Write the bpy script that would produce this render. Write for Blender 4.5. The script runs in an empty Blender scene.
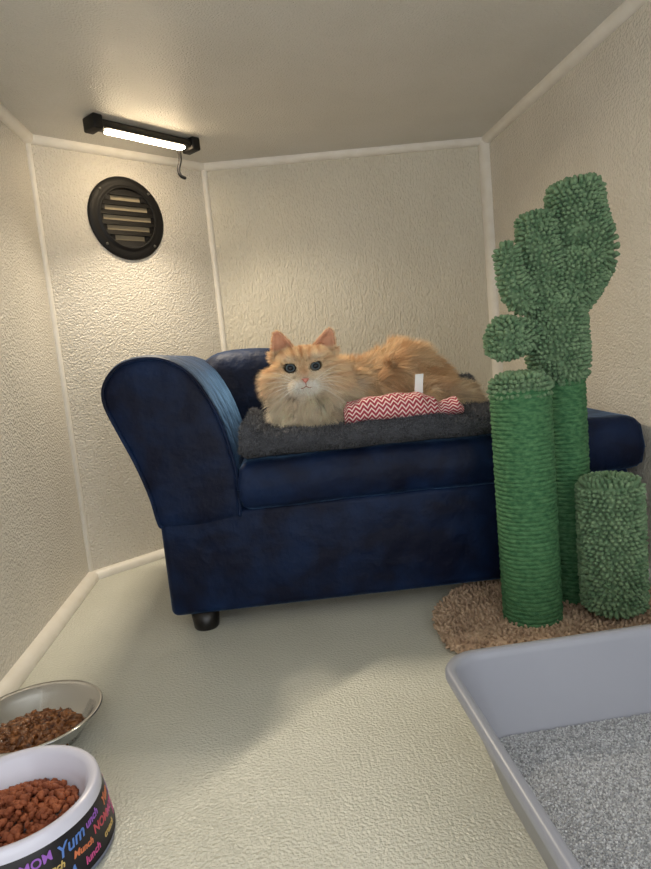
import bpy, bmesh, math, random
import numpy as np
from mathutils import Vector, Matrix
rng=np.random.default_rng(7); random.seed(7)
S=bpy.context.scene
S.view_settings.view_transform='Standard'
COL=S.collection
def srgb(r,g,b):
    def f(c):
        c/=255.0
        return c/12.92 if c<=.04045 else ((c+.055)/1.055)**2.4
    return (f(r),f(g),f(b),1)
# ---------------------------------------------------------------- materials
def M(name,col,rough=.6,col2=None,nscale=20,bump=0,bscale=200,sheen=0,metal=0,spec=.5,stretch=(1,1,1),
      vattr=None,bdist=.002,kind='noise',emis=0,detail=4,mixlo=.35,mixhi=.65,coat=0,sheentint=None,bdetail=2,dist=0):
    m=bpy.data.materials.new(name); m.use_nodes=True
    nt=m.node_tree; N=nt.nodes; L=nt.links
    b=N['Principled BSDF']
    b.inputs['Base Color'].default_value=col
    b.inputs['Roughness'].default_value=rough
    b.inputs['Metallic'].default_value=metal
    b.inputs['Specular IOR Level'].default_value=spec
    b.inputs['Coat Weight'].default_value=coat
    if sheen:
        b.inputs['Sheen Weight'].default_value=sheen
        b.inputs['Sheen Roughness'].default_value=.35
        if sheentint: b.inputs['Sheen Tint'].default_value=sheentint
    if emis:
        b.inputs['Emission Color'].default_value=col
        b.inputs['Emission Strength'].default_value=emis
    tc=N.new('ShaderNodeTexCoord'); mp=N.new('ShaderNodeMapping')
    mp.inputs['Scale'].default_value=stretch
    L.new(tc.outputs['Object'],mp.inputs['Vector'])
    if vattr:
        a=N.new('ShaderNodeAttribute'); a.attribute_name=vattr
        L.new(a.outputs['Color'],b.inputs['Base Color'])
    elif col2:
        n=N.new('ShaderNodeTexNoise'); n.inputs['Scale'].default_value=nscale; n.inputs['Detail'].default_value=detail; n.inputs['Distortion'].default_value=dist
        L.new(mp.outputs[0],n.inputs['Vector'])
        r=N.new('ShaderNodeValToRGB')
        r.color_ramp.elements[0].color=col; r.color_ramp.elements[1].color=col2
        r.color_ramp.elements[0].position=mixlo; r.color_ramp.elements[1].position=mixhi
        L.new(n.outputs['Fac'],r.inputs['Fac']); L.new(r.outputs['Color'],b.inputs['Base Color'])
    if bump:
        if kind=='voronoi':
            n=N.new('ShaderNodeTexVoronoi'); n.feature='SMOOTH_F1'; out='Distance'
        else:
            n=N.new('ShaderNodeTexNoise'); n.inputs['Detail'].default_value=bdetail; out='Fac'
        n.inputs['Scale'].default_value=bscale
        L.new(mp.outputs[0],n.inputs['Vector'])
        bp=N.new('ShaderNodeBump'); bp.inputs['Strength'].default_value=bump; bp.inputs['Distance'].default_value=bdist
        L.new(n.outputs[out],bp.inputs['Height']); L.new(bp.outputs[0],b.inputs['Normal'])
    return m
# ---------------------------------------------------------------- helpers
def newobj(name,data,parent=None,loc=None):
    o=bpy.data.objects.new(name,data); COL.objects.link(o)
    if parent: o.parent=parent
    if loc is not None: o.location=loc
    return o
def mk(name,verts,faces,mat=None,parent=None,smooth=True,loc=None,fixn=False):
    me=bpy.data.meshes.new(name)
    me.from_pydata(np.asarray(verts).tolist(),[],faces if isinstance(faces,list) else faces.tolist())
    me.update()
    if fixn:
        bm=bmesh.new(); bm.from_mesh(me); bmesh.ops.recalc_face_normals(bm,faces=bm.faces); bm.to_mesh(me); bm.free()
    if smooth: me.shade_smooth()
    if mat: me.materials.append(mat)
    return newobj(name,me,parent,loc)
def empty(name,loc,label,cat,rz=0):
    o=bpy.data.objects.new(name,None); COL.objects.link(o); o.location=loc; o.rotation_euler=(0,0,rz)
    o.empty_display_size=.05
    o['label']=label; o['category']=cat
    return o
def loft(rings,cap0=True,cap1=True):
    n=len(rings[0]); V=[]; F=[]
    for r in rings: V.extend([tuple(p) for p in r])
    for i in range(len(rings)-1):
        for j in range(n):
            a=i*n+j; b=i*n+(j+1)%n
            F.append((a,b,b+n,a+n))
    if cap0:
        c=np.mean(np.array(rings[0]),axis=0); V.append(tuple(c)); k=len(V)-1
        for j in range(n): F.append((k,(j+1)%n,j))
    if cap1:
        c=np.mean(np.array(rings[-1]),axis=0); V.append(tuple(c)); k=len(V)-1; o=(len(rings)-1)*n
        for j in range(n): F.append((k,o+j,o+(j+1)%n))
    return V,F
def lathe(profile,n=64,cap0=False,cap1=False,c=(0,0)):
    rings=[[(c[0]+r*math.cos(2*math.pi*j/n),c[1]+r*math.sin(2*math.pi*j/n),z) for j in range(n)] for r,z in profile]
    return loft(rings,cap0,cap1)
def rbox(name,lo,hi,r,mat,parent=None,seg=4,loc=None,rot=None,smooth=True):
    bm=bmesh.new(); bmesh.ops.create_cube(bm,size=1)
    lo=Vector(lo);hi=Vector(hi);c=(lo+hi)/2;s=hi-lo
    for v in bm.verts: v.co=Vector((v.co.x*s.x,v.co.y*s.y,v.co.z*s.z))+c
    if r>0: bmesh.ops.bevel(bm,geom=bm.edges[:],offset=r,segments=seg,affect='EDGES',profile=.5)
    me=bpy.data.meshes.new(name); bm.to_mesh(me); bm.free()
    if smooth: me.shade_smooth()
    if mat: me.materials.append(mat)
    o=newobj(name,me,parent,loc)
    if rot: o.rotation_euler=rot
    return o
def tri_sample(me,N,seed=0,mind=None):
    r=np.random.default_rng(seed)
    me.calc_loop_triangles()
    nt=len(me.loop_triangles); idx=np.empty(nt*3,dtype=np.int32); me.loop_triangles.foreach_get('vertices',idx); idx=idx.reshape(-1,3)
    co=np.empty(len(me.vertices)*3); me.vertices.foreach_get('co',co); co=co.reshape(-1,3)
    no=np.empty(len(me.vertices)*3); me.vertices.foreach_get('normal',no); no=no.reshape(-1,3)
    A,B,C=co[idx[:,0]],co[idx[:,1]],co[idx[:,2]]
    ar=np.linalg.norm(np.cross(B-A,C-A),axis=1); ar/=ar.sum()
    t=r.choice(nt,N,p=ar); u=r.random(N); v=r.random(N); k=u+v>1; u[k]=1-u[k]; v[k]=1-v[k]; w=1-u-v
    P=A[t]*w[:,None]+B[t]*u[:,None]+C[t]*v[:,None]
    Nn=no[idx[t,0]]*w[:,None]+no[idx[t,1]]*u[:,None]+no[idx[t,2]]*v[:,None]
    Nn/=np.linalg.norm(Nn,axis=1)[:,None]+1e-9
    if mind:
        g={}; keep=[]
        for i,p in enumerate(P):
            kx=(int(p[0]//mind),int(p[1]//mind),int(p[2]//mind)); ok=True
            for dx in(-1,0,1):
                for dy in(-1,0,1):
                    for dz in(-1,0,1):
                        for q in g.get((kx[0]+dx,kx[1]+dy,kx[2]+dz),()):
                            if (q[0]-p[0])**2+(q[1]-p[1])**2+(q[2]-p[2])**2<mind*mind: ok=False
            if ok: g.setdefault(kx,[]).append(p); keep.append(i)
        P=P[keep];Nn=Nn[keep]
    return P,Nn
def norm(a): return a/(np.linalg.norm(a,axis=1)[:,None]+1e-9)
def nubs(P,D,L,R,sides=6,seed=1):
    r=np.random.default_rng(seed); n=len(P); D=norm(D)
    X=norm(np.cross(D,r.normal(size=(n,3)))); Y=np.cross(D,X)
    T=[(0,.7),(.3,1.0),(.7,1.0),(.93,.55)]
    V=[]
    for t,k in T:
        for j in range(sides):
            a=2*math.pi*j/sides
            V.append(P+D*(L*t)[:,None]+(X*math.cos(a)+Y*math.sin(a))*(R*k)[:,None])
    V.append(P+D*L[:,None])
    V=np.stack(V,axis=1); m=V.shape[1]
    F=[]
    for i in range(len(T)-1):
        for j in range(sides):
            a=i*sides+j;b=i*sides+(j+1)%sides
            F.append((a,b,b+sides,a+sides))
    F2=[((len(T)-1)*sides+j,(len(T)-1)*sides+(j+1)%sides,m-1) for j in range(sides)]
    base=(np.arange(n)*m)[:,None]
    faces=[]
    for f in F: faces.extend((base+np.array(f)).tolist())
    for f in F2: faces.extend((base+np.array(f)).tolist())
    return V.reshape(-1,3),faces
def hairs(name,P,D,L,W,C,bend,mat,parent,loc=None,seed=3,rootdark=.8):
    r=np.random.default_rng(seed); n=len(P); D=norm(D)
    X=norm(np.cross(D,r.normal(size=(n,3))))
    mid=P+D*(L*.5)[:,None]+bend*(L*.12)[:,None]
    tip=P+D*L[:,None]+bend*(L*.5)[:,None]
    w=(W*.5)[:,None]
    V=np.stack([P-X*w,P+X*w,mid+X*w*.8,mid-X*w*.8,tip],axis=1).reshape(-1,3)
    b=(np.arange(n)*5)[:,None]
    faces=(b+np.array([0,1,2,3])).tolist()+(b+np.array([3,2,4])).tolist()
    o=mk(name,V,faces,mat,parent,True,loc)
    if C is not None:
        at=o.data.color_attributes.new(name='Col',type='FLOAT_COLOR',domain='POINT')
        cc=np.ones((n,5,4)); cc[:,:,:3]=C[:,None,:]
        cc[:,0:2,:3]*=rootdark
        at.data.foreach_set('color',cc.reshape(-1))
    return o
def addgeo(V,F,V2,F2):
    k=len(V); V=list(map(tuple,V))+[tuple(v) for v in np.asarray(V2)]
    F=list(F)+[tuple(i+k for i in f) for f in F2]
    return V,F
def tube(path,rad,n=20,roundends=True,sub=6,capf=1.0):
    P=np.array(path,float); R=np.array(rad,float)
    def cr(A,t):
        i=min(int(t),len(A)-2); f=t-i
        a=A[max(i-1,0)];b=A[i];c=A[i+1];d=A[min(i+2,len(A)-1)]
        return .5*((2*b)+(-a+c)*f+(2*a-5*b+4*c-d)*f*f+(-a+3*b-3*c+d)*f**3)
    ts=np.linspace(0,len(P)-1,(len(P)-1)*sub+1)
    C=np.array([cr(P,t) for t in ts]); RR=np.array([cr(R,t) for t in ts])
    T=np.gradient(C,axis=0); T=norm(T)
    up=np.array([0,1,0.]) if abs(T[0][1])<.9 else np.array([1,0,0.])
    rings=[]
    def ring(c,t,r):
        nonlocal up
        x=np.cross(up,t); x/=np.linalg.norm(x); y=np.cross(t,x); up=y
        return [c+r*(x*math.cos(2*math.pi*j/n)+y*math.sin(2*math.pi*j/n)) for j in range(n)]
    if roundends:
        for a in (80,60,40,20):
            a=math.radians(a); rings.append(ring(C[0]-T[0]*RR[0]*math.sin(a)*capf,T[0],RR[0]*math.cos(a)**(.5+.5*capf)))
    for c,t,r in zip(C,T,RR): rings.append(ring(c,t,r))
    if roundends:
        for a in (20,40,60,80):
            a=math.radians(a); rings.append(ring(C[-1]+T[-1]*RR[-1]*math.sin(a)*capf,T[-1],RR[-1]*math.cos(a)**(.5+.5*capf)))
    return loft(rings)
def pad(name,x0,x1,y0,y1,zmid,zb,ztop,er,mat,parent,nx=70,ny=48,wob=None,pw=2.0):
    top=[];bot=[]
    ex=lambda s: .5-.5*math.cos(math.pi*s)
    for j in range(ny+1):
        for i in range(nx+1):
            sx_=ex(i/nx)*.35+(i/nx)*.65; sy_=ex(j/ny)*.35+(j/ny)*.65
            x=x0+(x1-x0)*sx_; y=y0+(y1-y0)*sy_
            e=min(x-x0,x1-x,y-y0,y1-y); k=min(max(e,0)/er,1); k=max(0,1-(1-k)**pw)**(1/pw)
            dy=(wob(x) if wob and y-y0<er*1.5 else 0)
            top.append((x,y+dy,zmid+(ztop(x,y)-zmid)*k)); bot.append((x,y+dy,zmid-(zmid-zb)*k))
    V=top+bot; F=[]; q=(nx+1)*(ny+1)
    for j in range(ny):
        for i in range(nx):
            a=j*(nx+1)+i; F.append((a,a+1,a+nx+2,a+nx+1)); F.append((q+a,q+a+nx+1,q+a+nx+2,q+a+1))
    bm=bmesh.new()
    me=bpy.data.meshes.new(name); me.from_pydata(V,[],F); bm.from_mesh(me); bmesh.ops.remove_doubles(bm,verts=bm.verts,dist=1e-6)
    bmesh.ops.recalc_face_normals(bm,faces=bm.faces); bm.to_mesh(me); bm.free(); me.shade_smooth(); me.materials.append(mat)
    return newobj(name,me,parent)
# ---------------------------------------------------------------- camera
f=632.0; H=.5
yaw=math.radians(5.6); pit=math.radians(7.2); rs=.0964; rc=math.sqrt(1-rs*rs)
d=Vector((math.sin(yaw)*math.cos(pit),math.cos(yaw)*math.cos(pit),-math.sin(pit)))
r0=d.cross(Vector((0,0,1))).normalized(); u0=r0.cross(d)
r=rc*r0-rs*u0; u=rs*r0+rc*u0
cd=bpy.data.cameras.new('camera'); cam=bpy.data.objects.new('camera',cd); COL.objects.link(cam)
cd.sensor_fit='VERTICAL'; cd.sensor_height=36; cd.lens=36*f/869; cd.clip_start=.01
cam.matrix_world=Matrix(((r.x,u.x,-d.x,0),(r.y,u.y,-d.y,0),(r.z,u.z,-d.z,H),(0,0,0,1))); S.camera=cam
# ---------------------------------------------------------------- room
CZ=1.06
m_wall=M('wall_panel',srgb(221,215,202),.22,srgb(227,221,209),6,bump=1,bscale=215,bdist=.0048,bdetail=1.5)
m_back=M('wall_panel_grain',srgb(213,206,188),.26,srgb(219,213,196),6,bump=1,bscale=230,stretch=(1,1,.40),bdist=.0046,bdetail=1.5)
m_ceil=M('ceiling_panel',srgb(210,207,198),.38,srgb(216,213,205),6,bump=.9,bscale=250,bdist=.0036,bdetail=1.5)
m_floor=M('floor_vinyl',srgb(207,207,194),.2,srgb(213,213,201),5,bump=.85,bscale=270,bdist=.0029,bdetail=1.5)
m_trim=M('trim_sealant',srgb(240,236,227),.4,srgb(234,229,218),30,bump=.1,bscale=60)
def struct(o): o['kind']='structure'; return o
A=(-.465,1.58);B=(-.087,1.882);C_=(.712,1.812)
LF=(-.474,-.15); RF=(.745,-.15)
def wall(name,p,q,mat,th=.03):
    p=Vector((*p,0));q=Vector((*q,0)); t=(q-p).normalized(); n=Vector((-t.y,t.x,0))
    V=[p,q,q+n*th,p+n*th]; V=[(v.x,v.y,0) for v in V]+[(v.x,v.y,CZ) for v in V]
    F=[(0,1,2,3),(7,6,5,4),(0,4,5,1),(1,5,6,2),(2,6,7,3),(3,7,4,0)]
    return struct(mk(name,V,F,mat,smooth=False))
wall('wall_left',LF,A,m_wall); wall('wall_corner',A,B,m_wall); wall('wall_back',B,C_,m_back); wall('wall_right',C_,RF,m_wall)
def slab(name,z0,z1,mat):
    P=[(-.52,-.15),(.79,-.15),(.79,1.95),(-.52,1.95)]
    V=[(x,y,z0) for x,y in P]+[(x,y,z1) for x,y in P]
    F=[(3,2,1,0),(4,5,6,7),(0,1,5,4),(1,2,6,5),(2,3,7,6),(3,0,4,7)]
    return struct(mk(name,V,F,mat,smooth=False))
slab('floor',-.03,0,m_floor); slab('ceiling',CZ,CZ+.03,m_ceil)
tn=[0]
def trim(p,q,rad):
    tn[0]+=1
    V,F=tube([p,q],[rad,rad],n=12,sub=1)
    struct(mk('trim_%d'%tn[0],V,F,m_trim))
for z,rr in ((CZ-.003,.018),(.003,.021)):
    trim((LF[0],LF[1],z),(A[0],A[1],z),rr); trim((A[0],A[1],z),(B[0],B[1],z),rr*.85)
    trim((B[0],B[1],z),(C_[0],C_[1],z),rr*.9); trim((C_[0],C_[1],z),(RF[0],RF[1],z),rr)
trim((*A,0),(*A,CZ),.009); trim((*B,0),(*B,CZ),.009); trim((*C_,0),(*C_,CZ),.023)
# ---------------------------------------------------------------- vent
m_black=M('black_plastic',srgb(20,19,19),.5,bump=.1,bscale=300,spec=.3)
m_blk2=M('black_satin',srgb(12,12,12),.35)
ca=math.atan2(B[1]-A[1],B[0]-A[0])
vent=empty('air_vent',(-.288,1.7216,.892),'round black plastic louvred air vent screwed to the corner panel','vent',ca)
def vl(prof,name,mat,n=64):
    rings=[[(rr*math.cos(2*math.pi*j/n),-y,rr*math.sin(2*math.pi*j/n)) for j in range(n)] for rr,y in prof]
    V,F=loft(rings,False,False); return mk(name,V,F,mat,vent)
vl([(.104,.0),(.104,.004),(.101,.007),(.088,.008),(.084,.007),(.080,.008),(.077,.012),(.074,.012),(.073,.008),(.073,.001)],'vent_ring',m_black)
m_vbk=M('vent_backing',srgb(150,138,114),.6)
rings=[[(rr*math.cos(2*math.pi*j/64),-.0025,rr*math.sin(2*math.pi*j/64)) for j in range(64)] for rr in (.073,.03)]
V,F=loft(rings,False,True); mk('filter_disc',V,F,m_vbk,vent)
V,F=[],[]
op=[(-.0490,.042),(-.0245,.060),(.0,.067),(.0245,.060),(.0490,.042)]; oh=.0060
def bar(V,F,z0,z1,xa0,xb0,xa1,xb1,y0=-.008,y1=-.008):
    v=[(xa0,-.003,z0),(xb0,-.003,z0),(xb0,y0,z0),(xa0,y0,z0),(xa1,-.003,z1),(xb1,-.003,z1),(xb1,y1,z1),(xa1,y1,z1)]
    return addgeo(V,F,v,[(0,1,2,3),(7,6,5,4),(0,4,5,1),(1,5,6,2),(2,6,7,3),(3,7,4,0)])
R_=.0735
cw=lambda z: math.sqrt(max(R_*R_-z*z,0))
edges=[-.0732]+sum([[z-oh,z+oh] for z,_ in op],[])+[.0732]
for i in range(0,len(edges),2):
    a,b=edges[i],edges[i+1]
    k=4
    for q in range(k):
        z0=a+(b-a)*q/k; z1=a+(b-a)*(q+1)/k
        V,F=bar(V,F,z0,z1,-cw(z0),cw(z0),-cw(z1),cw(z1),-.011+.006*q/k,-.011+.006*(q+1)/k)
for z,w in op:
    for s in(-1,1):
        if s<0: V,F=bar(V,F,z-oh,z+oh,-cw(z-oh),-w,-cw(z+oh),-w)
        else: V,F=bar(V,F,z-oh,z+oh,w,cw(z-oh),w,cw(z+oh))
mk('louvre',V,F,m_black,vent,smooth=False)
m_screw=M('screw_metal',srgb(120,118,112),.35,metal=1)
for a in (45,135,225,315):
    a=math.radians(a); V,F=lathe([(.0035,0),(.0035,.0015),(.002,.0025)],12,True,True)
    o=mk('screw',V,F,m_screw,vent); o.location=(.094*math.cos(a),-.0075,.094*math.sin(a)); o.rotation_euler=(math.pi/2,0,0)
# ---------------------------------------------------------------- lamp
la=math.atan2(1.677-1.492,-.093+.2916)
lamp=empty('under_shelf_light',(-.196,1.580,CZ),'black bar light with glowing warm white strip fixed to the ceiling','light',la)
rbox('housing',(-.122,-.014,-.024),(.122,.022,-.006),.005,m_blk2,lamp)
for s in(-1,1):
    rbox('bracket',(s*.132-.012,-.020,-.031),(s*.132+.012,.026,0),.004,m_black,lamp)
m_em=M('glowing_diffuser',(1,.78,.50,1),.5,emis=50)
rbox('light_strip',(-.104,-.010,-.0305),(.104,.010,-.0235),.0025,m_em,lamp)
al=bpy.data.lights.new('lamp_beam','AREA'); al.shape='RECTANGLE'; al.size=.20; al.size_y=.016; al.energy=4.6; al.color=(1,.86,.66); al.spread=math.radians(128)
ao=newobj('lamp_beam',al,lamp,(0,0,-.033)); ao.rotation_euler=(math.radians(-24),0,0)
V,F=tube([(.10,.012,-.027),(.104,.016,-.050),(.100,.022,-.072),(.104,.022,-.086),(.116,.022,-.090)],[.0042]*5,n=10)
mk('power_cable',V,F,m_black,lamp)
# ---------------------------------------------------------------- sofa
m_vel=M('navy_velvet',srgb(4,12,36),.55,srgb(14,40,78),12,bump=.55,bscale=20,bdist=.014,sheen=.7,detail=9,sheentint=srgb(96,134,176),spec=.2,mixlo=.42,mixhi=.82,bdetail=6,dist=.3)
SO=(.1,1.162)
sofa=empty('pet_sofa',(SO[0],SO[1],0),'navy blue velvet pet chaise sofa with scroll arm and dark legs','sofa',math.radians(-3))
def sx(x,y,z): return (x-SO[0],y-SO[1],z)
def srb(name,lo,hi,rr,mat=m_vel,seg=5): return rbox(name,sx(*lo),sx(*hi),rr,mat,sofa,seg)
srb('sofa_base',(-.210,1.156,.034),(.690,1.60,.232),.014)
def crv(pts,sub=6):
    P=np.array(pts,float); out=[]; n=len(P)
    for i in range(n-1):
        a=P[max(i-1,0)];b=P[i];c=P[i+1];dd=P[min(i+2,n-1)]
        for k in range(sub):
            f_=k/sub; out.append(.5*((2*b)+(-a+c)*f_+(2*a-5*b+4*c-dd)*f_*f_+(-a+3*b-3*c+dd)*f_**3))
    out.append(P[-1]); return np.array(out)
prof=crv([(-.056,.212),(-.053,.235),(-.053,.30),(-.068,.38),(-.088,.44),(-.118,.492),(-.160,.522),(-.205,.530),(-.250,.519),(-.278,.490),(-.284,.455),(-.268,.405),(-.243,.34),(-.222,.27),(-.213,.215),(-.208,.205)],5)
bot_=np.array([prof[-1]*(1-k/8)+prof[0]*(k/8)-np.array([0,.006*math.sin(math.pi*k/8)]) for k in range(1,8)])
prof=np.vstack([prof,bot_])
cen=np.array([-.155,.385]); rings=[]
def scl(q,s): return cen+(q-cen)*s
for s,y in ((.2,1.1460),(.45,1.1466),(.65,1.1476),(.8,1.1490),(.88,1.1506),(.93,1.1530),(.965,1.1570),(.985,1.162),(.997,1.170),(1,1.182),(1,1.3),(1,1.45),(1,1.575),(.985,1.592),(.95,1.598),(.7,1.600),(.4,1.600)):
    rings.append([sx(p[0],y,p[1]) for p in scl(prof,s)])
V,F=loft(rings); arm=mk('armrest',V,F,m_vel,sofa,fixn=True)
pc=scl(prof,.955)[:-7]
pp=[sx(p[0],1.1535,p[1]) for p in pc[::3]]
V,F=tube(pp,[.0036]*len(pp),n=8,sub=2); mk('piping',V,F,m_vel,sofa)
def seatz(x,y):
    X=x+SO[0]
    t=min(max((X-.46)/.12,0),1)
    return .320+.012*t+.002*math.sin(x*17)*math.sin(y*15+1)
pad('seat_cushion',-.158,.616,-.024,.42,.270,.226,seatz,.032,m_vel,sofa,wob=lambda x:.004*math.sin(x*13)+.002*math.sin(x*41),pw=2.5)
bt=crv([(-.16,.500),(-.11,.528),(-.03,.532),(.05,.520),(.13,.48),(.22,.445),(.32,.425),(.42,.405),(.50,.375),(.56,.31)],4)
rings=[]
for x,z in bt:
    zb=.22; ring=[]
    for y_,z_ in [(1.60,zb),(1.60,z-.03),(1.592,z-.012),(1.575,z-.002),(1.552,z),(1.53,z-.006),(1.515,z-.02),(1.505,z-.05),(1.50,(z+zb)/2),(1.50,zb)]:
        ring.append(sx(x,y_,z_))
    rings.append(ring)
V,F=loft(rings); mk('backrest',V,F,m_vel,sofa,fixn=True)
m_leg=M('dark_leg',srgb(16,13,12),.35)
for lx,ly in ((-.150,1.182),(.640,1.215),(-.150,1.56),(.640,1.56)):
    V,F=lathe([(.0,0),(.022,0),(.024,.003),(.028,.036),(.0,.036)],28,False,False,c=sx(lx,ly,0)[:2]); mk('leg',V,F,m_leg,sofa)
# ---------------------------------------------------------------- mat
m_mat=M('grey_sherpa',srgb(56,58,64),.95,srgb(78,80,86),40,bump=.8,bscale=150,bdist=.006)
m_pile=M('sherpa_pile',srgb(60,61,66),.95,vattr='Col',sheen=.3)
matm=empty('fleece_pet_mat',(.22,1.34,.320),'dark grey sherpa fleece mat spread over the sofa seat','pet bed',math.radians(-3))
def mz(x,y):
    z=.0425+.004*math.sin(x*19+1)*math.sin(y*23)+.0025*math.sin(x*47+y*20)
    t=min(max((y-.065)/.055,0),1); t=t*t*(3-2*t); t2=min(max((x-.13)/.06,0),1); z+=.056*t*t2
    t=min(max((-.195-x)/.055,0),1); z+=.030*t*t*(3-2*t)
    t=math.exp(-((y+.170)/.018)**2); z+=.003*t*(1+math.sin(x*31))
    return z
mo=pad('mat_body',-.256,.285,-.196,.150,.019,.002,mz,.017,m_mat,matm,wob=lambda x:.004*math.sin(x*27)+.003*math.sin(x*61+1))
P,Nn=tri_sample(mo.data,80000,5)
k=Nn[:,2]>-.6; P=P[k];Nn=Nn[k]; n=len(P)
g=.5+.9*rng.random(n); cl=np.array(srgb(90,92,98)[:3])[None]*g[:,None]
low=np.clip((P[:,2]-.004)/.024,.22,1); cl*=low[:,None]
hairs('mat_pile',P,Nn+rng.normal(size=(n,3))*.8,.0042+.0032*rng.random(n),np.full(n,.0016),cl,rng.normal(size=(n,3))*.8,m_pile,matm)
# ---------------------------------------------------------------- cat
CO=np.array([.25,1.36,.362])
ell=[((.097,1.292,.474),(.055,.052,.046)),((.060,1.276,.457),(.030,.031,.028)),((.133,1.276,.457),(.030,.031,.028)),
 ((.0790,1.233,.4450),(.0185,.020,.0138)),((.1020,1.233,.4450),(.0185,.020,.0138)),((.0905,1.243,.460),(.0130,.022,.016)),((.0905,1.239,.432),(.015,.015,.010)),
 ((.069,1.250,.494),(.016,.015,.009)),((.112,1.250,.494),(.016,.015,.009)),
 ((.112,1.32,.435),(.058,.060,.052)),((.101,1.284,.412),(.060,.048,.046)),((.165,1.350,.420),(.07,.07,.055)),
 ((.24,1.385,.420),(.10,.082,.056)),((.300,1.395,.430),(.078,.080,.059)),((.348,1.39,.416),(.060,.075,.049)),((.350,1.325,.393),(.055,.045,.033)),
 ((.30,1.30,.377),(.05,.022,.015)),((.215,1.32,.385),(.055,.035,.022)),
 ((.072,1.262,.376),(.022,.036,.014)),((.130,1.262,.376),(.022,.036,.014))]
bm=bmesh.new()
def addell(c,rad,sub=3):
    res=bmesh.ops.create_icosphere(bm,subdivisions=sub,radius=1)
    for v in res['verts']: v.co=Vector((v.co.x*rad[0]+c[0]-CO[0],v.co.y*rad[1]+c[1]-CO[1],v.co.z*rad[2]+c[2]-CO[2]))
for c,rad in ell: addell(c,rad)
tp=crv([(.39,1.42,.398),(.425,1.40,.388),(.440,1.36,.382),(.425,1.32,.380),(.39,1.29,.378)],6)
for i,p in enumerate(tp): addell(p,(.018,.018,.015),2)
EARS=[((.063,1.300,.500),(.048,1.296,.554)),((.133,1.300,.500),(.156,1.296,.550))]
for b_,t_ in EARS:
    b_=np.array(b_);t_=np.array(t_)
    for ih in range(18):
        h=ih/17; w=.0255*(1-h)**.65+.0015; c=b_*(1-h)+t_*h
        for ia in range(-7,8):
            a=ia/7*math.radians(88)
            p=c+np.array([w*math.sin(a),w*.55*math.cos(a),0])
            rr=.0036-.0010*h
            addell(p,(rr,rr,rr*1.25),1)
me=bpy.data.meshes.new('tmp'); bm.to_mesh(me); bm.free()
tmp=newobj('tmp',me)
md=tmp.modifiers.new('r','REMESH'); md.mode='VOXEL'; md.voxel_size=.0026
md=tmp.modifiers.new('s','SMOOTH'); md.factor=.5; md.iterations=3
dg=bpy.context.evaluated_depsgraph_get(); cm=bpy.data.meshes.new_from_object(tmp.evaluated_get(dg))
bpy.data.objects.remove(tmp)
cm.name='cat'; cm.shade_smooth()
cat=newobj('cat',cm,None,Vector(CO))
cat['label']='fluffy cream and orange cat lying on the sofa mat looking ahead'; cat['category']='cat'
lin=lambda *a: np.array(srgb(*a)[:3])
def sm(x,a,b): t=np.clip((x-a)/(b-a),0,1); return t*t*(3-2*t)
FX=.0905
def catcol(p,nrm):
    x,y,z=p[:,0],p[:,1],p[:,2]
    base=lin(242,212,170); cream=lin(250,234,208); white=lin(254,248,238); dark=lin(206,154,104)
    def mixc(c,d,k): return c*(1-k[:,None])+d*k[:,None]
    n=len(p); c=np.tile(base,(n,1))
    st=.5+.5*np.sin(x*70+np.sin(y*40)*1.5+np.sin(z*60)); c=mixc(c,dark,st**2*.6)
    c=mixc(c,cream,.55*sm(.43-z,0,.05))
    head=1-sm(y,1.31,1.35); head*= (x<.2)
    hc=np.tile(lin(246,218,178),(n,1))
    ax=np.abs(x-FX)
    fst=(.5+.5*np.cos((x-FX)*2*math.pi/.015))**2*sm(z,.489,.497)*(ax<.036)
    hc=mixc(hc,lin(200,146,96),fst*.6)
    cst=(.5+.5*np.sin((z-.45)*420-ax*60))**3*sm(ax,.036,.046)*sm(z,.440,.450)
    hc=mixc(hc,dark,cst*.45)
    br=np.exp(-((x-FX)/.008)**2-((z-.468)/.012)**2); hc=mixc(hc,lin(224,176,128),br*.75)
    muz=np.exp(-((x-FX)/.030)**2-((z-.442)/.016)**2); hc=mixc(hc,white,np.clip(muz*1.4,0,1))
    hc=mixc(hc,cream,np.exp(-((ax-.027)/.016)**2-((z-.464)/.008)**2)*.9)
    hc=mixc(hc,cream,np.exp(-((ax-.025)/.012)**2-((z-.496)/.004)**2)*.8)
    hc=mixc(hc,lin(250,236,214),sm(.455-z,0,.045)*.85)
    c=mixc(c,hc,head)
    ear=sm(z,.512,.52)*(y<1.33)
    inner=ear*sm(-nrm[:,1],.15,.5)
    c=mixc(c,lin(226,164,134),inner*.8)
    return c
co=np.empty(len(cm.vertices)*3); cm.vertices.foreach_get('co',co); co=co.reshape(-1,3)
no=np.empty(len(cm.vertices)*3); cm.vertices.foreach_get('normal',no); no=no.reshape(-1,3)
EYES=[np.array([.0655,1.2500,.4800]),np.array([.1155,1.2500,.4795])]
def eyed(W,e,tilt):
    dx=W[:,0]-e[0]; dz=W[:,2]-e[2]-dx*tilt
    return np.sqrt(dx**2+(dz*1.30)**2+((W[:,1]-e[1])*.5)**2)
TL=[-.15,.15]
cc=np.ones((len(co),4)); cc[:,:3]=catcol(co+CO,no)*.85
for e,t_ in zip(EYES,TL):
    k=1-sm(eyed(co+CO,e,t_),.0130,.0165); cc[:,:3]=cc[:,:3]*(1-.88*k[:,None])
cm.color_attributes.new(name='Col',type='FLOAT_COLOR',domain='POINT').data.foreach_set('color',cc.reshape(-1))
m_skin=M('cat_coat',srgb(220,170,120),.8,vattr='Col',bump=.4,bscale=300); cm.materials.clear(); cm.materials.append(m_skin)
m_fur=M('cat_fur',srgb(220,170,120),.6,vattr='Col',spec=.2)
P,Nn=tri_sample(cm,260000,11); W=P+CO
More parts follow.
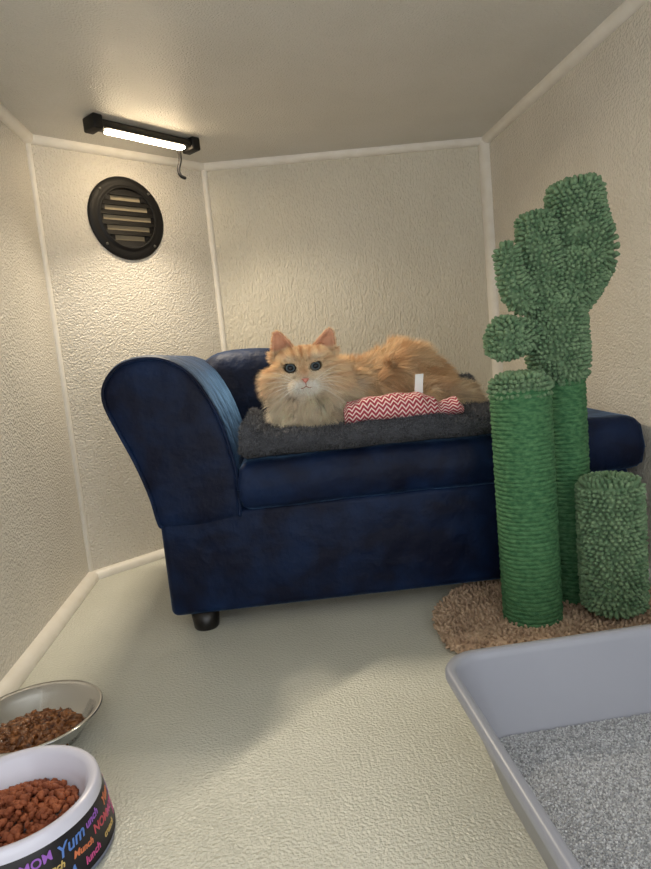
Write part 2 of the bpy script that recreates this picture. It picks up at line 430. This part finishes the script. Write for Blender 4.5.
n=len(P); x,y,z=W[:,0],W[:,1],W[:,2]
headm=(1-sm(y,1.30,1.34))*sm(z,.405,.445)*(x<.19)
flow=np.tile(np.array([.75,.12,-.35]),(n,1))
hc=np.array([FX,1.235,.455]); fl=W-hc; fl[:,1]*=.3; fl=norm(fl); fl[:,2]-=.35
flow=flow*(1-headm[:,None])+fl*headm[:,None]
chest=(1-sm(y,1.31,1.35))*(1-sm(z,.415,.45))*(x<.2)
fc=np.stack([(x-.1)*6,np.full(n,-.5),np.full(n,-.7)],1); flow=flow*(1-chest[:,None])+fc*chest[:,None]
L=.031*np.ones(n)+.014*sm(x,.25,.31)*sm(z,.44,.47); L=L*(1-headm)+.012*headm
cheek=headm*sm(np.abs(x-FX),.036,.056)*(1-sm(z,.470,.495)); L=L+.016*cheek
L=L*(1-chest)+.034*chest
near=sm(np.sqrt((x-FX)**2+(z-.455)**2+(y-1.23)**2),.018,.055); L=np.where(headm>.5,L*(.24+.70*near),L)
ear=(z>.512)&(y<1.34)&(x<.19); L=np.where(ear,.0045,L)
de=np.minimum(np.linalg.norm(W-EYES[0],axis=1),np.linalg.norm(W-EYES[1],axis=1)); L=np.where(de<.02,L*.45,L)
L*=.65+.7*rng.random(n)
lift=np.where(headm>.5,.38,.68)
D=Nn*lift[:,None]+flow*.75+rng.normal(size=(n,3))*np.where(headm>.5,.10,.16)[:,None]
cid=np.floor(W/.013).astype(int); hsh=(np.abs(cid[:,0]*73856093 ^ cid[:,1]*19349663 ^ cid[:,2]*83492791)%1000)
cr_=np.random.default_rng(4).normal(size=(1000,3))*.50; D=D+cr_[hsh]*(1-headm*.85)[:,None]
tuft=sm(x,.25,.29)*(1-sm(x,.33,.37))*sm(z,.46,.48); D[:,2]+=tuft*.5
keep=np.ones(n,bool)
for e,t_ in zip(EYES,TL): keep&=eyed(W,e,t_)>.0130
keep&=~(ear&(-Nn[:,1]>.35)&(rng.random(n)<.75))
keep&=~(np.linalg.norm(W-np.array([FX,1.213,.454]),axis=1)<.007)
keep&=z>.3635
C=catcol(W,Nn)*(.84+.30*rng.random(n))[:,None]
C=C*(.84+.26*(hsh/1000.0))[:,None]**(1-headm*.7)[:,None]
k=keep
hairs('fur',P[k],D[k],L[k],np.where(headm>.5,.0007,.0010)[k],np.clip(C[k],0,.96),(flow*.5+np.array([0,0,-.25]))[k],m_fur,cat,rootdark=.72)
def eye_mat():
    m=bpy.data.materials.new('cat_eye'); m.use_nodes=True; N=m.node_tree.nodes; Lk=m.node_tree.links; b=N['Principled BSDF']
    tc=N.new('ShaderNodeTexCoord'); sp=N.new('ShaderNodeSeparateXYZ'); Lk.new(tc.outputs['Object'],sp.inputs[0])
    cx=N.new('ShaderNodeCombineXYZ'); Lk.new(sp.outputs[0],cx.inputs[0]); Lk.new(sp.outputs[2],cx.inputs[2])
    ln=N.new('ShaderNodeVectorMath'); ln.operation='LENGTH'; Lk.new(cx.outputs[0],ln.inputs[0])
    mu=N.new('ShaderNodeMath'); mu.operation='MULTIPLY'; mu.inputs[1].default_value=100; Lk.new(ln.outputs['Value'],mu.inputs[0])
    r_=N.new('ShaderNodeValToRGB'); r_.color_ramp.elements[0].position=0; r_.color_ramp.elements[0].color=(.002,.002,.003,1)
    r_.color_ramp.elements[1].position=.52; r_.color_ramp.elements[1].color=(.002,.002,.003,1)
    for p,c in ((.60,srgb(66,80,92)),(.84,srgb(92,104,108)),(.95,srgb(26,20,18))):
        e=r_.color_ramp.elements.new(p); e.color=c
    Lk.new(mu.outputs[0],r_.inputs[0]); Lk.new(r_.outputs[0],b.inputs['Base Color'])
    b.inputs['Roughness'].default_value=.12; b.inputs['Specular IOR Level'].default_value=.25
    return m
m_eye=eye_mat()
for i,e in enumerate(EYES):
    bm=bmesh.new(); bmesh.ops.create_uvsphere(bm,u_segments=32,v_segments=20,radius=.0125); me=bpy.data.meshes.new('eye'); bm.to_mesh(me); bm.free(); me.shade_smooth(); me.materials.append(m_eye)
    o=newobj('eye',me,cat,Vector(e-CO)); o.scale=(1,.9,.84); o.rotation_euler=(0,-TL[i]*.8,0)
m_nose=M('cat_nose',srgb(212,138,122),.45)
np_=np.array([FX,1.2125,.4535])-CO
V=[(-.0076,0,.0042),(0,-.0022,.0050),(.0076,0,.0042),(.0038,-.0012,-.001),(0,-.001,-.0048),(-.0038,-.0012,-.001),(0,-.0044,.001),(-.0076,.008,.0042),(.0076,.008,.0042),(0,.008,-.0048)]
F=[(0,6,1),(1,6,2),(2,6,3),(3,6,4),(4,6,5),(5,6,0),(0,1,2,8,7),(7,9,4,5,0),(8,2,3,4,9)]
mk('nose',V,F,m_nose,cat,loc=Vector(np_))
m_dk=M('mouth_line',srgb(160,108,84),.8)
V,F=tube([(-.012,.0030,-.0130),(-.007,-.0005,-.0140),(0,.001,-.0105),(0,.0005,-.005)],[.0007]*4,n=6); V2,F2=tube([(.012,.0030,-.0130),(.007,-.0005,-.0140),(0,.001,-.0105)],[.0007]*3,n=6)
V,F=addgeo(V,F,V2,F2); mk('mouth',V,F,m_dk,cat,loc=Vector(np_))
m_wh=M('whisker',srgb(252,250,244),.4)
V,F=[],[]
for s in(-1,1):
    for i in range(7):
        a=math.radians(-30+i*10); b0=np.array([s*.015,.001,-.007+.0013*(i-3)])
        l=.055+.012*random.random()
        pts=[b0,b0+np.array([s*l*.5*math.cos(a),-.010,l*.5*math.sin(a)+.003]),b0+np.array([s*l*math.cos(a),-.004,l*math.sin(a)-.003])]
        v,f_=tube(pts,[.0004,.0003,.00012],n=5,sub=4); V,F=addgeo(V,F,v,f_)
mk('whiskers',V,F,m_wh,cat,loc=Vector(np_))
# ---------------------------------------------------------------- toy
def chevron():
    m=bpy.data.materials.new('chevron_cloth'); m.use_nodes=True; N=m.node_tree.nodes; Lk=m.node_tree.links; b=N['Principled BSDF']
    uv=N.new('ShaderNodeUVMap'); uv.uv_map='UVMap'; sp=N.new('ShaderNodeSeparateXYZ'); Lk.new(uv.outputs[0],sp.inputs[0])
    def mt(op,a,b_=None):
        q=N.new('ShaderNodeMath'); q.operation=op
        for i,v in enumerate((a,b_)):
            if v is None: continue
            if isinstance(v,(int,float)): q.inputs[i].default_value=v
            else: Lk.new(v,q.inputs[i])
        return q.outputs[0]
    fx=mt('FRACT',mt('MULTIPLY',sp.outputs[0],17)); tri=mt('ABSOLUTE',mt('SUBTRACT',fx,.5))
    v=mt('FRACT',mt('ADD',mt('MULTIPLY',sp.outputs[1],16),mt('MULTIPLY',tri,1.8)))
    g=mt('GREATER_THAN',v,.38)
    mx=N.new('ShaderNodeMix'); mx.data_type='RGBA'; mx.inputs[6].default_value=srgb(240,216,210); mx.inputs[7].default_value=srgb(166,52,70)
    Lk.new(g,mx.inputs[0]); Lk.new(mx.outputs[2],b.inputs['Base Color']); b.inputs['Roughness'].default_value=.85
    return m
toy=empty('kicker_toy',(.268,1.190,.3610),'red and white chevron fabric cat toy with white tag','cat toy',math.radians(-2))
stn=[(-.112,.012,.016),(-.102,.026,.022),(-.07,.036,.0255),(-.02,.039,.0260),(.03,.037,.0250),(.058,.028,.021),(.074,.018,.014),(.086,.022,.016),(.104,.032,.018),(.114,.028,.011)]
rings=[]; NP=48; NR=91
for i in np.linspace(0,len(stn)-1,NR):
    k=min(int(i),len(stn)-2); f_=i-k; g_=f_*f_*(3-2*f_)
    _,ry,rz=[stn[k][q]*(1-g_)+stn[k+1][q]*g_ for q in range(3)]
    x=stn[k][0]*(1-f_)+stn[k+1][0]*f_
    rings.append([(x,ry*math.cos(a),rz+rz*math.sin(a)*(1+.05*math.sin(5*a+x*50)+.04*math.sin(x*130+2*a))) for a in np.linspace(0,2*math.pi,NP,endpoint=False)])
V,F=loft(rings); to=mk('toy_body',V,F,chevron(),toy)
ul=to.data.uv_layers.new(name='UVMap')
for p in to.data.polygons:
    js=[to.data.loops[l].vertex_index%NP for l in p.loop_indices]
    wrap=max(js)-min(js)>NP/2
    for l in p.loop_indices:
        vi=to.data.loops[l].vertex_index; j=vi%NP
        if wrap and j<NP/2: j+=NP
        ul.data[l].uv=((to.data.vertices[vi].co.x+.12)/.242,j/NP)
m_tag=M('white_label',srgb(240,240,238),.7)
tp_=[(0,0,0),(.0006,-.001,.014),(.0022,-.0015,.028),(.0045,.0015,.042)]
V=[];F=[]
tc_=crv(tp_,4)
for p in tc_:
    for s,t in((-1,-1),(1,-1),(1,1),(-1,1)): V.append((p[0]+s*.0082,p[1]+t*.0004+.001*s,p[2]))
nn=len(tc_)
for i in range(nn-1):
    for j in range(4): a=i*4+j;b=i*4+(j+1)%4; F.append((a,b,b+4,a+4))
F+=[(3,2,1,0),tuple(range((nn-1)*4,nn*4))]
mk('fabric_tag',V,F,m_tag,toy,loc=(.038,.012,.042),smooth=False)
# ---------------------------------------------------------------- cactus
cac=empty('cactus_scratching_post',(.47,1.0,0),'green cactus shaped cat scratching post on a shaggy brown base','cat tree')
def cl(x,y,z): return (x-.47,y-1.0,z)
m_rope=M('green_sisal',srgb(44,96,60),.85,srgb(84,132,88),110,bump=.8,bscale=420,bdist=.002,stretch=(1,1,2))
m_fuzz=M('green_chenille',srgb(86,118,86),.95,srgb(122,150,114),60,bump=.5,bscale=500,bdist=.001,sheen=.15)
m_rug=M('brown_chenille',srgb(158,132,110),.95,srgb(198,172,146),70,bump=.5,bscale=500,bdist=.001)
V,F=lathe([(.0,0),(.204,0),(.210,.006),(.210,.014),(.202,.02),(.0,.02)],72); base=mk('base',V,F,m_rug,cac)
P,Nn=tri_sample(base.data,30000,8,.0060); k=(Nn[:,2]>-.3); P=P[k];Nn=Nn[k]
k=~((P[:,2]<.006)); P=P[k];Nn=Nn[k]; n=len(P)
V,F=nubs(P,Nn*.8+rng.normal(size=(n,3))*.45,.006+.003*rng.random(n),.0023+.0007*rng.random(n))
V[:,2]=np.clip(V[:,2],.001,.032)
mk('base_pile',V,F,m_rug,cac)
def rope(name,x,y,z0,z1,rad):
    nn=56; pitch=.0072; steps=int((z1-z0)/pitch*7); V=[];F=[]
    for i in range(steps+1):
        z=z0+(z1-z0)*i/steps
        for j in range(nn):
            a=2*math.pi*j/nn; ph=(z/pitch-j/nn)%1; rr=rad+.0030*math.sqrt(max(0,1-(2*ph-1)**2))+.0008*math.sin(a*9+z*300)
            V.append(cl(x+rr*math.cos(a),y+rr*math.sin(a),z))
    for i in range(steps):
        for j in range(nn): a=i*nn+j;b=i*nn+(j+1)%nn; F.append((a,b,b+nn,a+nn))
    return mk(name,V,F,m_rope,cac)
rope('sisal_post',.425,1.0,.02,.414,.0466)
rope('sisal_post',.528,1.055,.02,.430,.0338)
def fuzzy(name,path,rad,seed,nl=.0112,nr=.0035,sp=.0078,capf=1.0,**k_):
    V,F=tube([cl(*p) for p in path],rad,n=28,capf=capf)
    Vd,Fd=tube([cl(*p) for p in path],rad,n=96,capf=capf,sub=40)
    R=np.array(Vd[:-2]).reshape(-1,96,3)
    C=R.mean(axis=1)
    ds=np.linalg.norm(np.diff(R,axis=0),axis=2).mean(axis=1)
    s=np.concatenate([[0],np.cumsum(ds)]); rows=np.arange(sp*.3,s[-1],sp*.9)
    q=np.random.default_rng(seed); Ps=[];Ns=[]
    for ri,sr in enumerate(rows):
        i=min(np.searchsorted(s,sr)-1,len(R)-2); i=max(i,0); t=(sr-s[i])/(s[i+1]-s[i]+1e-9)
        ring=R[i]*(1-t)+R[i+1]*t; c=ring.mean(axis=0); rad_=np.linalg.norm(ring-c,axis=1).mean()
        m=max(1,int(2*math.pi*rad_/sp)); along=(R[i+1]-R[i])
        for j in range(m):
            a=((j+.5*(ri%2)+q.normal()*.12)/m)%1*96; j0=int(a)%96; f_=a-int(a); j1=(j0+1)%96
            p=ring[j0]*(1-f_)+ring[j1]*f_
            tang=ring[j1]-ring[j0]; al_=along[j0]; nn_=np.cross(tang,al_)
            ln=np.linalg.norm(nn_)
            nn_=(p-c) if ln<1e-12 else nn_/ln
            if np.dot(nn_,p-c)<0: nn_=-nn_
            Ps.append(p);Ns.append(nn_)
    for R0,axis in ((R[0],C[0]-C[6]),(R[-1],C[-1]-C[-7])):
        c=R0.mean(axis=0); axis=axis/np.linalg.norm(axis); Ps.append(c); Ns.append(axis)
    P=np.array(Ps);Nn=np.array(Ns); n=len(P)
    D=norm(Nn)+q.normal(size=(n,3))*.15+np.array([0,0,.12])
    v,f_=nubs(P-norm(Nn)*.001,D,nl*(.88+.24*q.random(n)),nr*(.92+.16*q.random(n)),seed=seed)
    V,F=addgeo(V,F,v,f_)
    mk(name,V,F,m_fuzz,cac)
fuzzy('post_cap',[(.425,1.0,.410),(.425,1.0,.422)],[.044,.042],1,capf=.3)
fuzzy('cactus_trunk',[(.522,1.055,.440),(.519,1.055,.48),(.522,1.055,.535)],[.044,.046,.042],2,capf=.7)
fuzzy('cactus_arm',[(.526,1.055,.545),(.556,1.055,.588),(.577,1.053,.630),(.566,1.05,.672),(.560,1.05,.730)],[.037,.044,.045,.042,.040],3,capf=.35)
fuzzy('cactus_arm',[(.508,1.05,.550),(.498,1.048,.60),(.490,1.046,.645),(.487,1.045,.686)],[.028,.029,.028,.025],4,capf=.35)
fuzzy('cactus_arm',[(.478,1.045,.558),(.452,1.040,.562),(.436,1.035,.595),(.431,1.035,.640)],[.016,.019,.017,.014],5,capf=.5)
fuzzy('cactus_bud',[(.462,1.045,.500),(.422,1.033,.497),(.414,1.03,.499)],[.020,.030,.030],6,capf=.6)
fuzzy('short_post',[(.549,.958,.048),(.549,.958,.15),(.549,.958,.245)],[.0440,.0445,.0435],7,capf=.22)
# ---------------------------------------------------------------- litter tray
m_tray=M('grey_plastic',srgb(150,153,164),.35,srgb(154,157,168),4,bump=.05,bscale=80)
tray=empty('litter_tray',(.38,.44,0),'blue-grey plastic litter tray with grey litter','litter box')
def rrect(x0,x1,y0,y1,rr,z,n=10):
    out=[]
    for cx,cy,a0 in((x1-rr,y1-rr,0),(x0+rr,y1-rr,90),(x0+rr,y0+rr,180),(x1-rr,y0+rr,270)):
        for i in range(n+1):
            a=math.radians(a0+90*i/n); out.append((cx+rr*math.cos(a)-.38,cy+rr*math.sin(a)-.44,z))
    return out
tx0,tx1,ty0,ty1=.170,.605,.19,.684
def tr(ins,z,rr=.045): return rrect(tx0+ins,tx1-ins,ty0+ins,ty1-ins,max(rr-ins*.5,.01),z)
rings=[tr(.055,0),tr(.05,.004),tr(.012,.125),tr(.002,.128),tr(0,.132),tr(.0,.139),tr(.002,.1425),tr(.009,.1425),tr(.012,.139),tr(.013,.133),tr(.050,.012),tr(.056,.006)]
V,F=loft(rings); mk('tray_shell',V,F,m_tray,tray)
m_lit=M('litter_clay',srgb(150,153,158),.95,srgb(192,195,200),260,bump=1,bscale=500,bdist=.003,detail=1)
rings=[]
for i in range(1,26):
    s=i/25; rg=tr(.041,.05); rings.append([(x*s,y*s,.050+.006*math.sin(x*s*22+1)*math.cos(y*s*19)) for x,y,z in rg])
V,F=loft(rings,True,False)
lo=mk('cat_litter',V,F,m_lit,None,True,(.38,.44,0)); lo['label']='pale grey granular clay litter filling the tray'; lo['category']='litter'; lo['kind']='stuff'
P,Nn=tri_sample(lo.data,50000,3); n=len(P)
m_gr=M('litter_granules',srgb(150,152,156),.9,vattr='Col')
X=norm(rng.normal(size=(n,3)))
sz=.0007+.0010*rng.random(n)
T=np.array([(1,0,0),(-1,0,0),(0,1,0),(0,-1,0),(0,0,1),(0,0,-1)],float)
Y=norm(np.cross(X,rng.normal(size=(n,3)))); Z=np.cross(X,Y)
V=np.stack([P+np.array([0,0,.0006])+(X*t[0]+Y*t[1]+Z*t[2]*.8)*sz[:,None] for t in T],1).reshape(-1,3)
b=(np.arange(n)*6)[:,None]; F=[]
for f_ in ((0,2,4),(2,1,4),(1,3,4),(3,0,4),(2,0,5),(1,2,5),(3,1,5),(0,3,5)): F.extend((b+np.array(f_)).tolist())
go=mk('litter_granules',V,F,m_gr,lo,False)
cg=np.ones((n,6,4)); g=(.26+.46*rng.random(n)); cg[:,:,:3]=g[:,None,None]*np.array([.96,.98,1.01])
go.data.color_attributes.new(name='Col',type='FLOAT_COLOR',domain='POINT').data.foreach_set('color',cg.reshape(-1))
# ---------------------------------------------------------------- food bowls
bx,by=-.305,.655
bowl=empty('food_bowl',(bx,by,0),'white pet bowl with black sides printed with colourful words','bowl')
m_wh2=M('white_glaze',srgb(216,216,232),.2,coat=.3)
m_bk3=M('black_print',srgb(22,20,28),.3)
V,F=lathe([(.0,.001),(.090,.001),(.0960,.003),(.0965,.008)],80); mk('base_ring',V,F,M('rubber_ring',srgb(120,126,150),.5),bowl)
V,F=lathe([(.0965,.008),(.0950,.010),(.0930,.030),(.0900,.052),(.0885,.058)],80); mk('outer_wall',V,F,m_bk3,bowl)
V,F=lathe([(.0885,.058),(.088,.064),(.0865,.069),(.084,.071),(.079,.070),(.075,.066),(.069,.050),(.063,.036),(.054,.028),(.0,.025)],80); mk('bowl_liner',V,F,m_wh2,bowl)
def wordmesh(txt,size,shear=0,rot=0):
    cu=bpy.data.curves.new('t','FONT'); cu.body=txt; cu.size=size; cu.extrude=.0004; cu.align_x='CENTER'; cu.shear=shear; cu.resolution_u=3; cu.offset=.00022
    o=newobj('t',cu); dg=bpy.context.evaluated_depsgraph_get(); me=bpy.data.meshes.new_from_object(o.evaluated_get(dg)); bpy.data.objects.remove(o)
    c,s=math.cos(rot),math.sin(rot)
    V=[(v.co.x*c-v.co.y*s,v.co.x*s+v.co.y*c,v.co.z) for v in me.vertices]; F=[tuple(p.vertices) for p in me.polygons]; return V,F
pk=(206,84,146); bl=(92,132,206); pu=(156,98,196); og=(214,124,84); yl=(206,178,108); rd=(202,84,98)
words=[('MOM',.0130,0,-59,.043,pu,4),('NOM',.0100,0,-74,.031,pk,0),('Yum',.0180,.30,-37,.040,bl,8),('crunch',.0095,.2,-52,.0305,yl,-4),('Munch',.0095,.2,-30,.0285,og,-4),
 ('unch',.0115,.2,-18,.046,pu,6),('NOM',.0130,0,-10,.031,rd,-6),('Yum',.014,.3,5,.044,og,6),('MOM',.0115,0,8,.029,pk,0),('lunch',.0105,.2,-24,.015,pk,4),('crunch',.0095,.2,-3,.016,yl,-4),('NOM',.012,0,-46,.015,bl,5),('Yum',.012,.3,18,.015,pk,0),('unch',.011,.2,24,.036,pu,6)]
seq=[('MOM',.015,0,pk),('Yum',.019,.35,bl),('lunch',.013,.25,pu),('NOM',.014,0,og),('crunch',.011,.3,yl),('Yum',.018,.35,pk)]
ang=40; i=0
while ang<270:
    w_,s_,h_,c_=seq[i%6]; words.append((w_,s_,h_,ang,.040,c_,6)); w2,s2,h2,c2=seq[(i*3+5)%6]; words.append((w2,s2*.75,h2,ang+4,.0260,c2,-5)); w3,s3,h3,c3=seq[(i*5+2)%6]; words.append((w3,s3*.7,h3,ang-5,.0135,c3,3))
    ang+=s_*len(w_)*.62/.094*57.3+5; i+=1
lv=[];lf=[];mi=[];mats={}; ml=[]
for i,(w,szt,sh,ang,z0,c,rt) in enumerate(words):
    v,f_=wordmesh(w,szt,sh,math.radians(rt)); a0=math.radians(ang); vv=[]
    for x,y,z in v:
        zz=z0+y; rr=.0950-(zz-.010)*.125+.0008+z*.5; a=a0+x/.093
        vv.append((rr*math.cos(a),rr*math.sin(a),zz))
    if c not in mats: mats[c]=len(ml); ml.append(M('ink_colour',srgb(*c),.4))
    k=len(lf); lv,lf=addgeo(lv,lf,vv,f_); mi+=[mats[c]]*(len(lf)-k)
lo_=mk('lettering',lv,lf,None,bowl,smooth=False)
for m in ml: lo_.data.materials.append(m)
lo_.data.polygons.foreach_set('material_index',mi)
def chunks(name,cx,cy,R,z0,dome,cnt,size,mat,label,seed,flat=.6,sub=1,cat_='cat food',jit=.18,horiz=False,vary=.5):
    q=np.random.default_rng(seed); bm=bmesh.new()
    for i in range(cnt):
        rr=R*math.sqrt(q.random()); a=q.random()*2*math.pi; lay=q.random()
        z=z0+dome*(1-(rr/R)**2)*lay
        res=bmesh.ops.create_icosphere(bm,subdivisions=sub,radius=size*(1-vary*.6+vary*q.random()))
        R_m=Matrix.Rotation(q.random()*6,4,Vector(q.normal(size=3)).normalized()) if not horiz else Matrix.Rotation(q.random()*6.28,4,'Z')@Matrix.Rotation(q.normal()*.5,4,'X')
        mt=Matrix.Translation((rr*math.cos(a),rr*math.sin(a),z))@R_m@Matrix.Diagonal((1,1-.35*q.random(),flat,1))
        for v in res['verts']:
            v.co=v.co*(1+jit*q.normal()); v.co=mt@v.co
    me=bpy.data.meshes.new(name); bm.to_mesh(me); bm.free(); me.shade_smooth(); me.materials.append(mat)
    o=newobj(name,me,None,(cx,cy,0)); o['label']=label; o['category']=cat_; o['kind']='stuff'; return o
m_kib=M('kibble',srgb(124,62,36),.7,srgb(166,94,58),50,bump=.5,bscale=300)
chunks('dry_kibble',bx,by,.061,.040,.020,620,.0056,m_kib,'reddish brown dry kibble heaped in the printed bowl',5,jit=.08)
sx_,sy_=-.362,.872
dish=empty('steel_dish',(sx_,sy_,0),'shallow stainless steel dish holding wet cat food','bowl')
m_st=M('stainless_steel',srgb(212,212,212),.12,metal=1)
V,F=lathe([(0,.002),(.055,.002),(.062,.005),(.080,.030),(.086,.038),(.092,.040),(.0935,.0415),(.092,.043),(.085,.041),(.078,.032),(.060,.009),(.052,.0065),(0,.006)],80); mk('dish_shell',V,F,m_st,dish)
m_wet=M('wet_food',srgb(84,48,28),.22,srgb(160,106,64),90,bump=.8,bscale=300,bdist=.003)
chunks('wet_cat_food',sx_-.004,sy_-.004,.062,.013,.012,1500,.0056,m_wet,'brown shredded wet food clumped in the steel dish',9,.42,jit=.32,horiz=True,vary=1.3)
# ---------------------------------------------------------------- light
w=bpy.data.worlds.new('world'); S.world=w; w.use_nodes=True
bg=w.node_tree.nodes['Background']; bg.inputs[0].default_value=(.95,.97,.99,1); bg.inputs[1].default_value=2.15
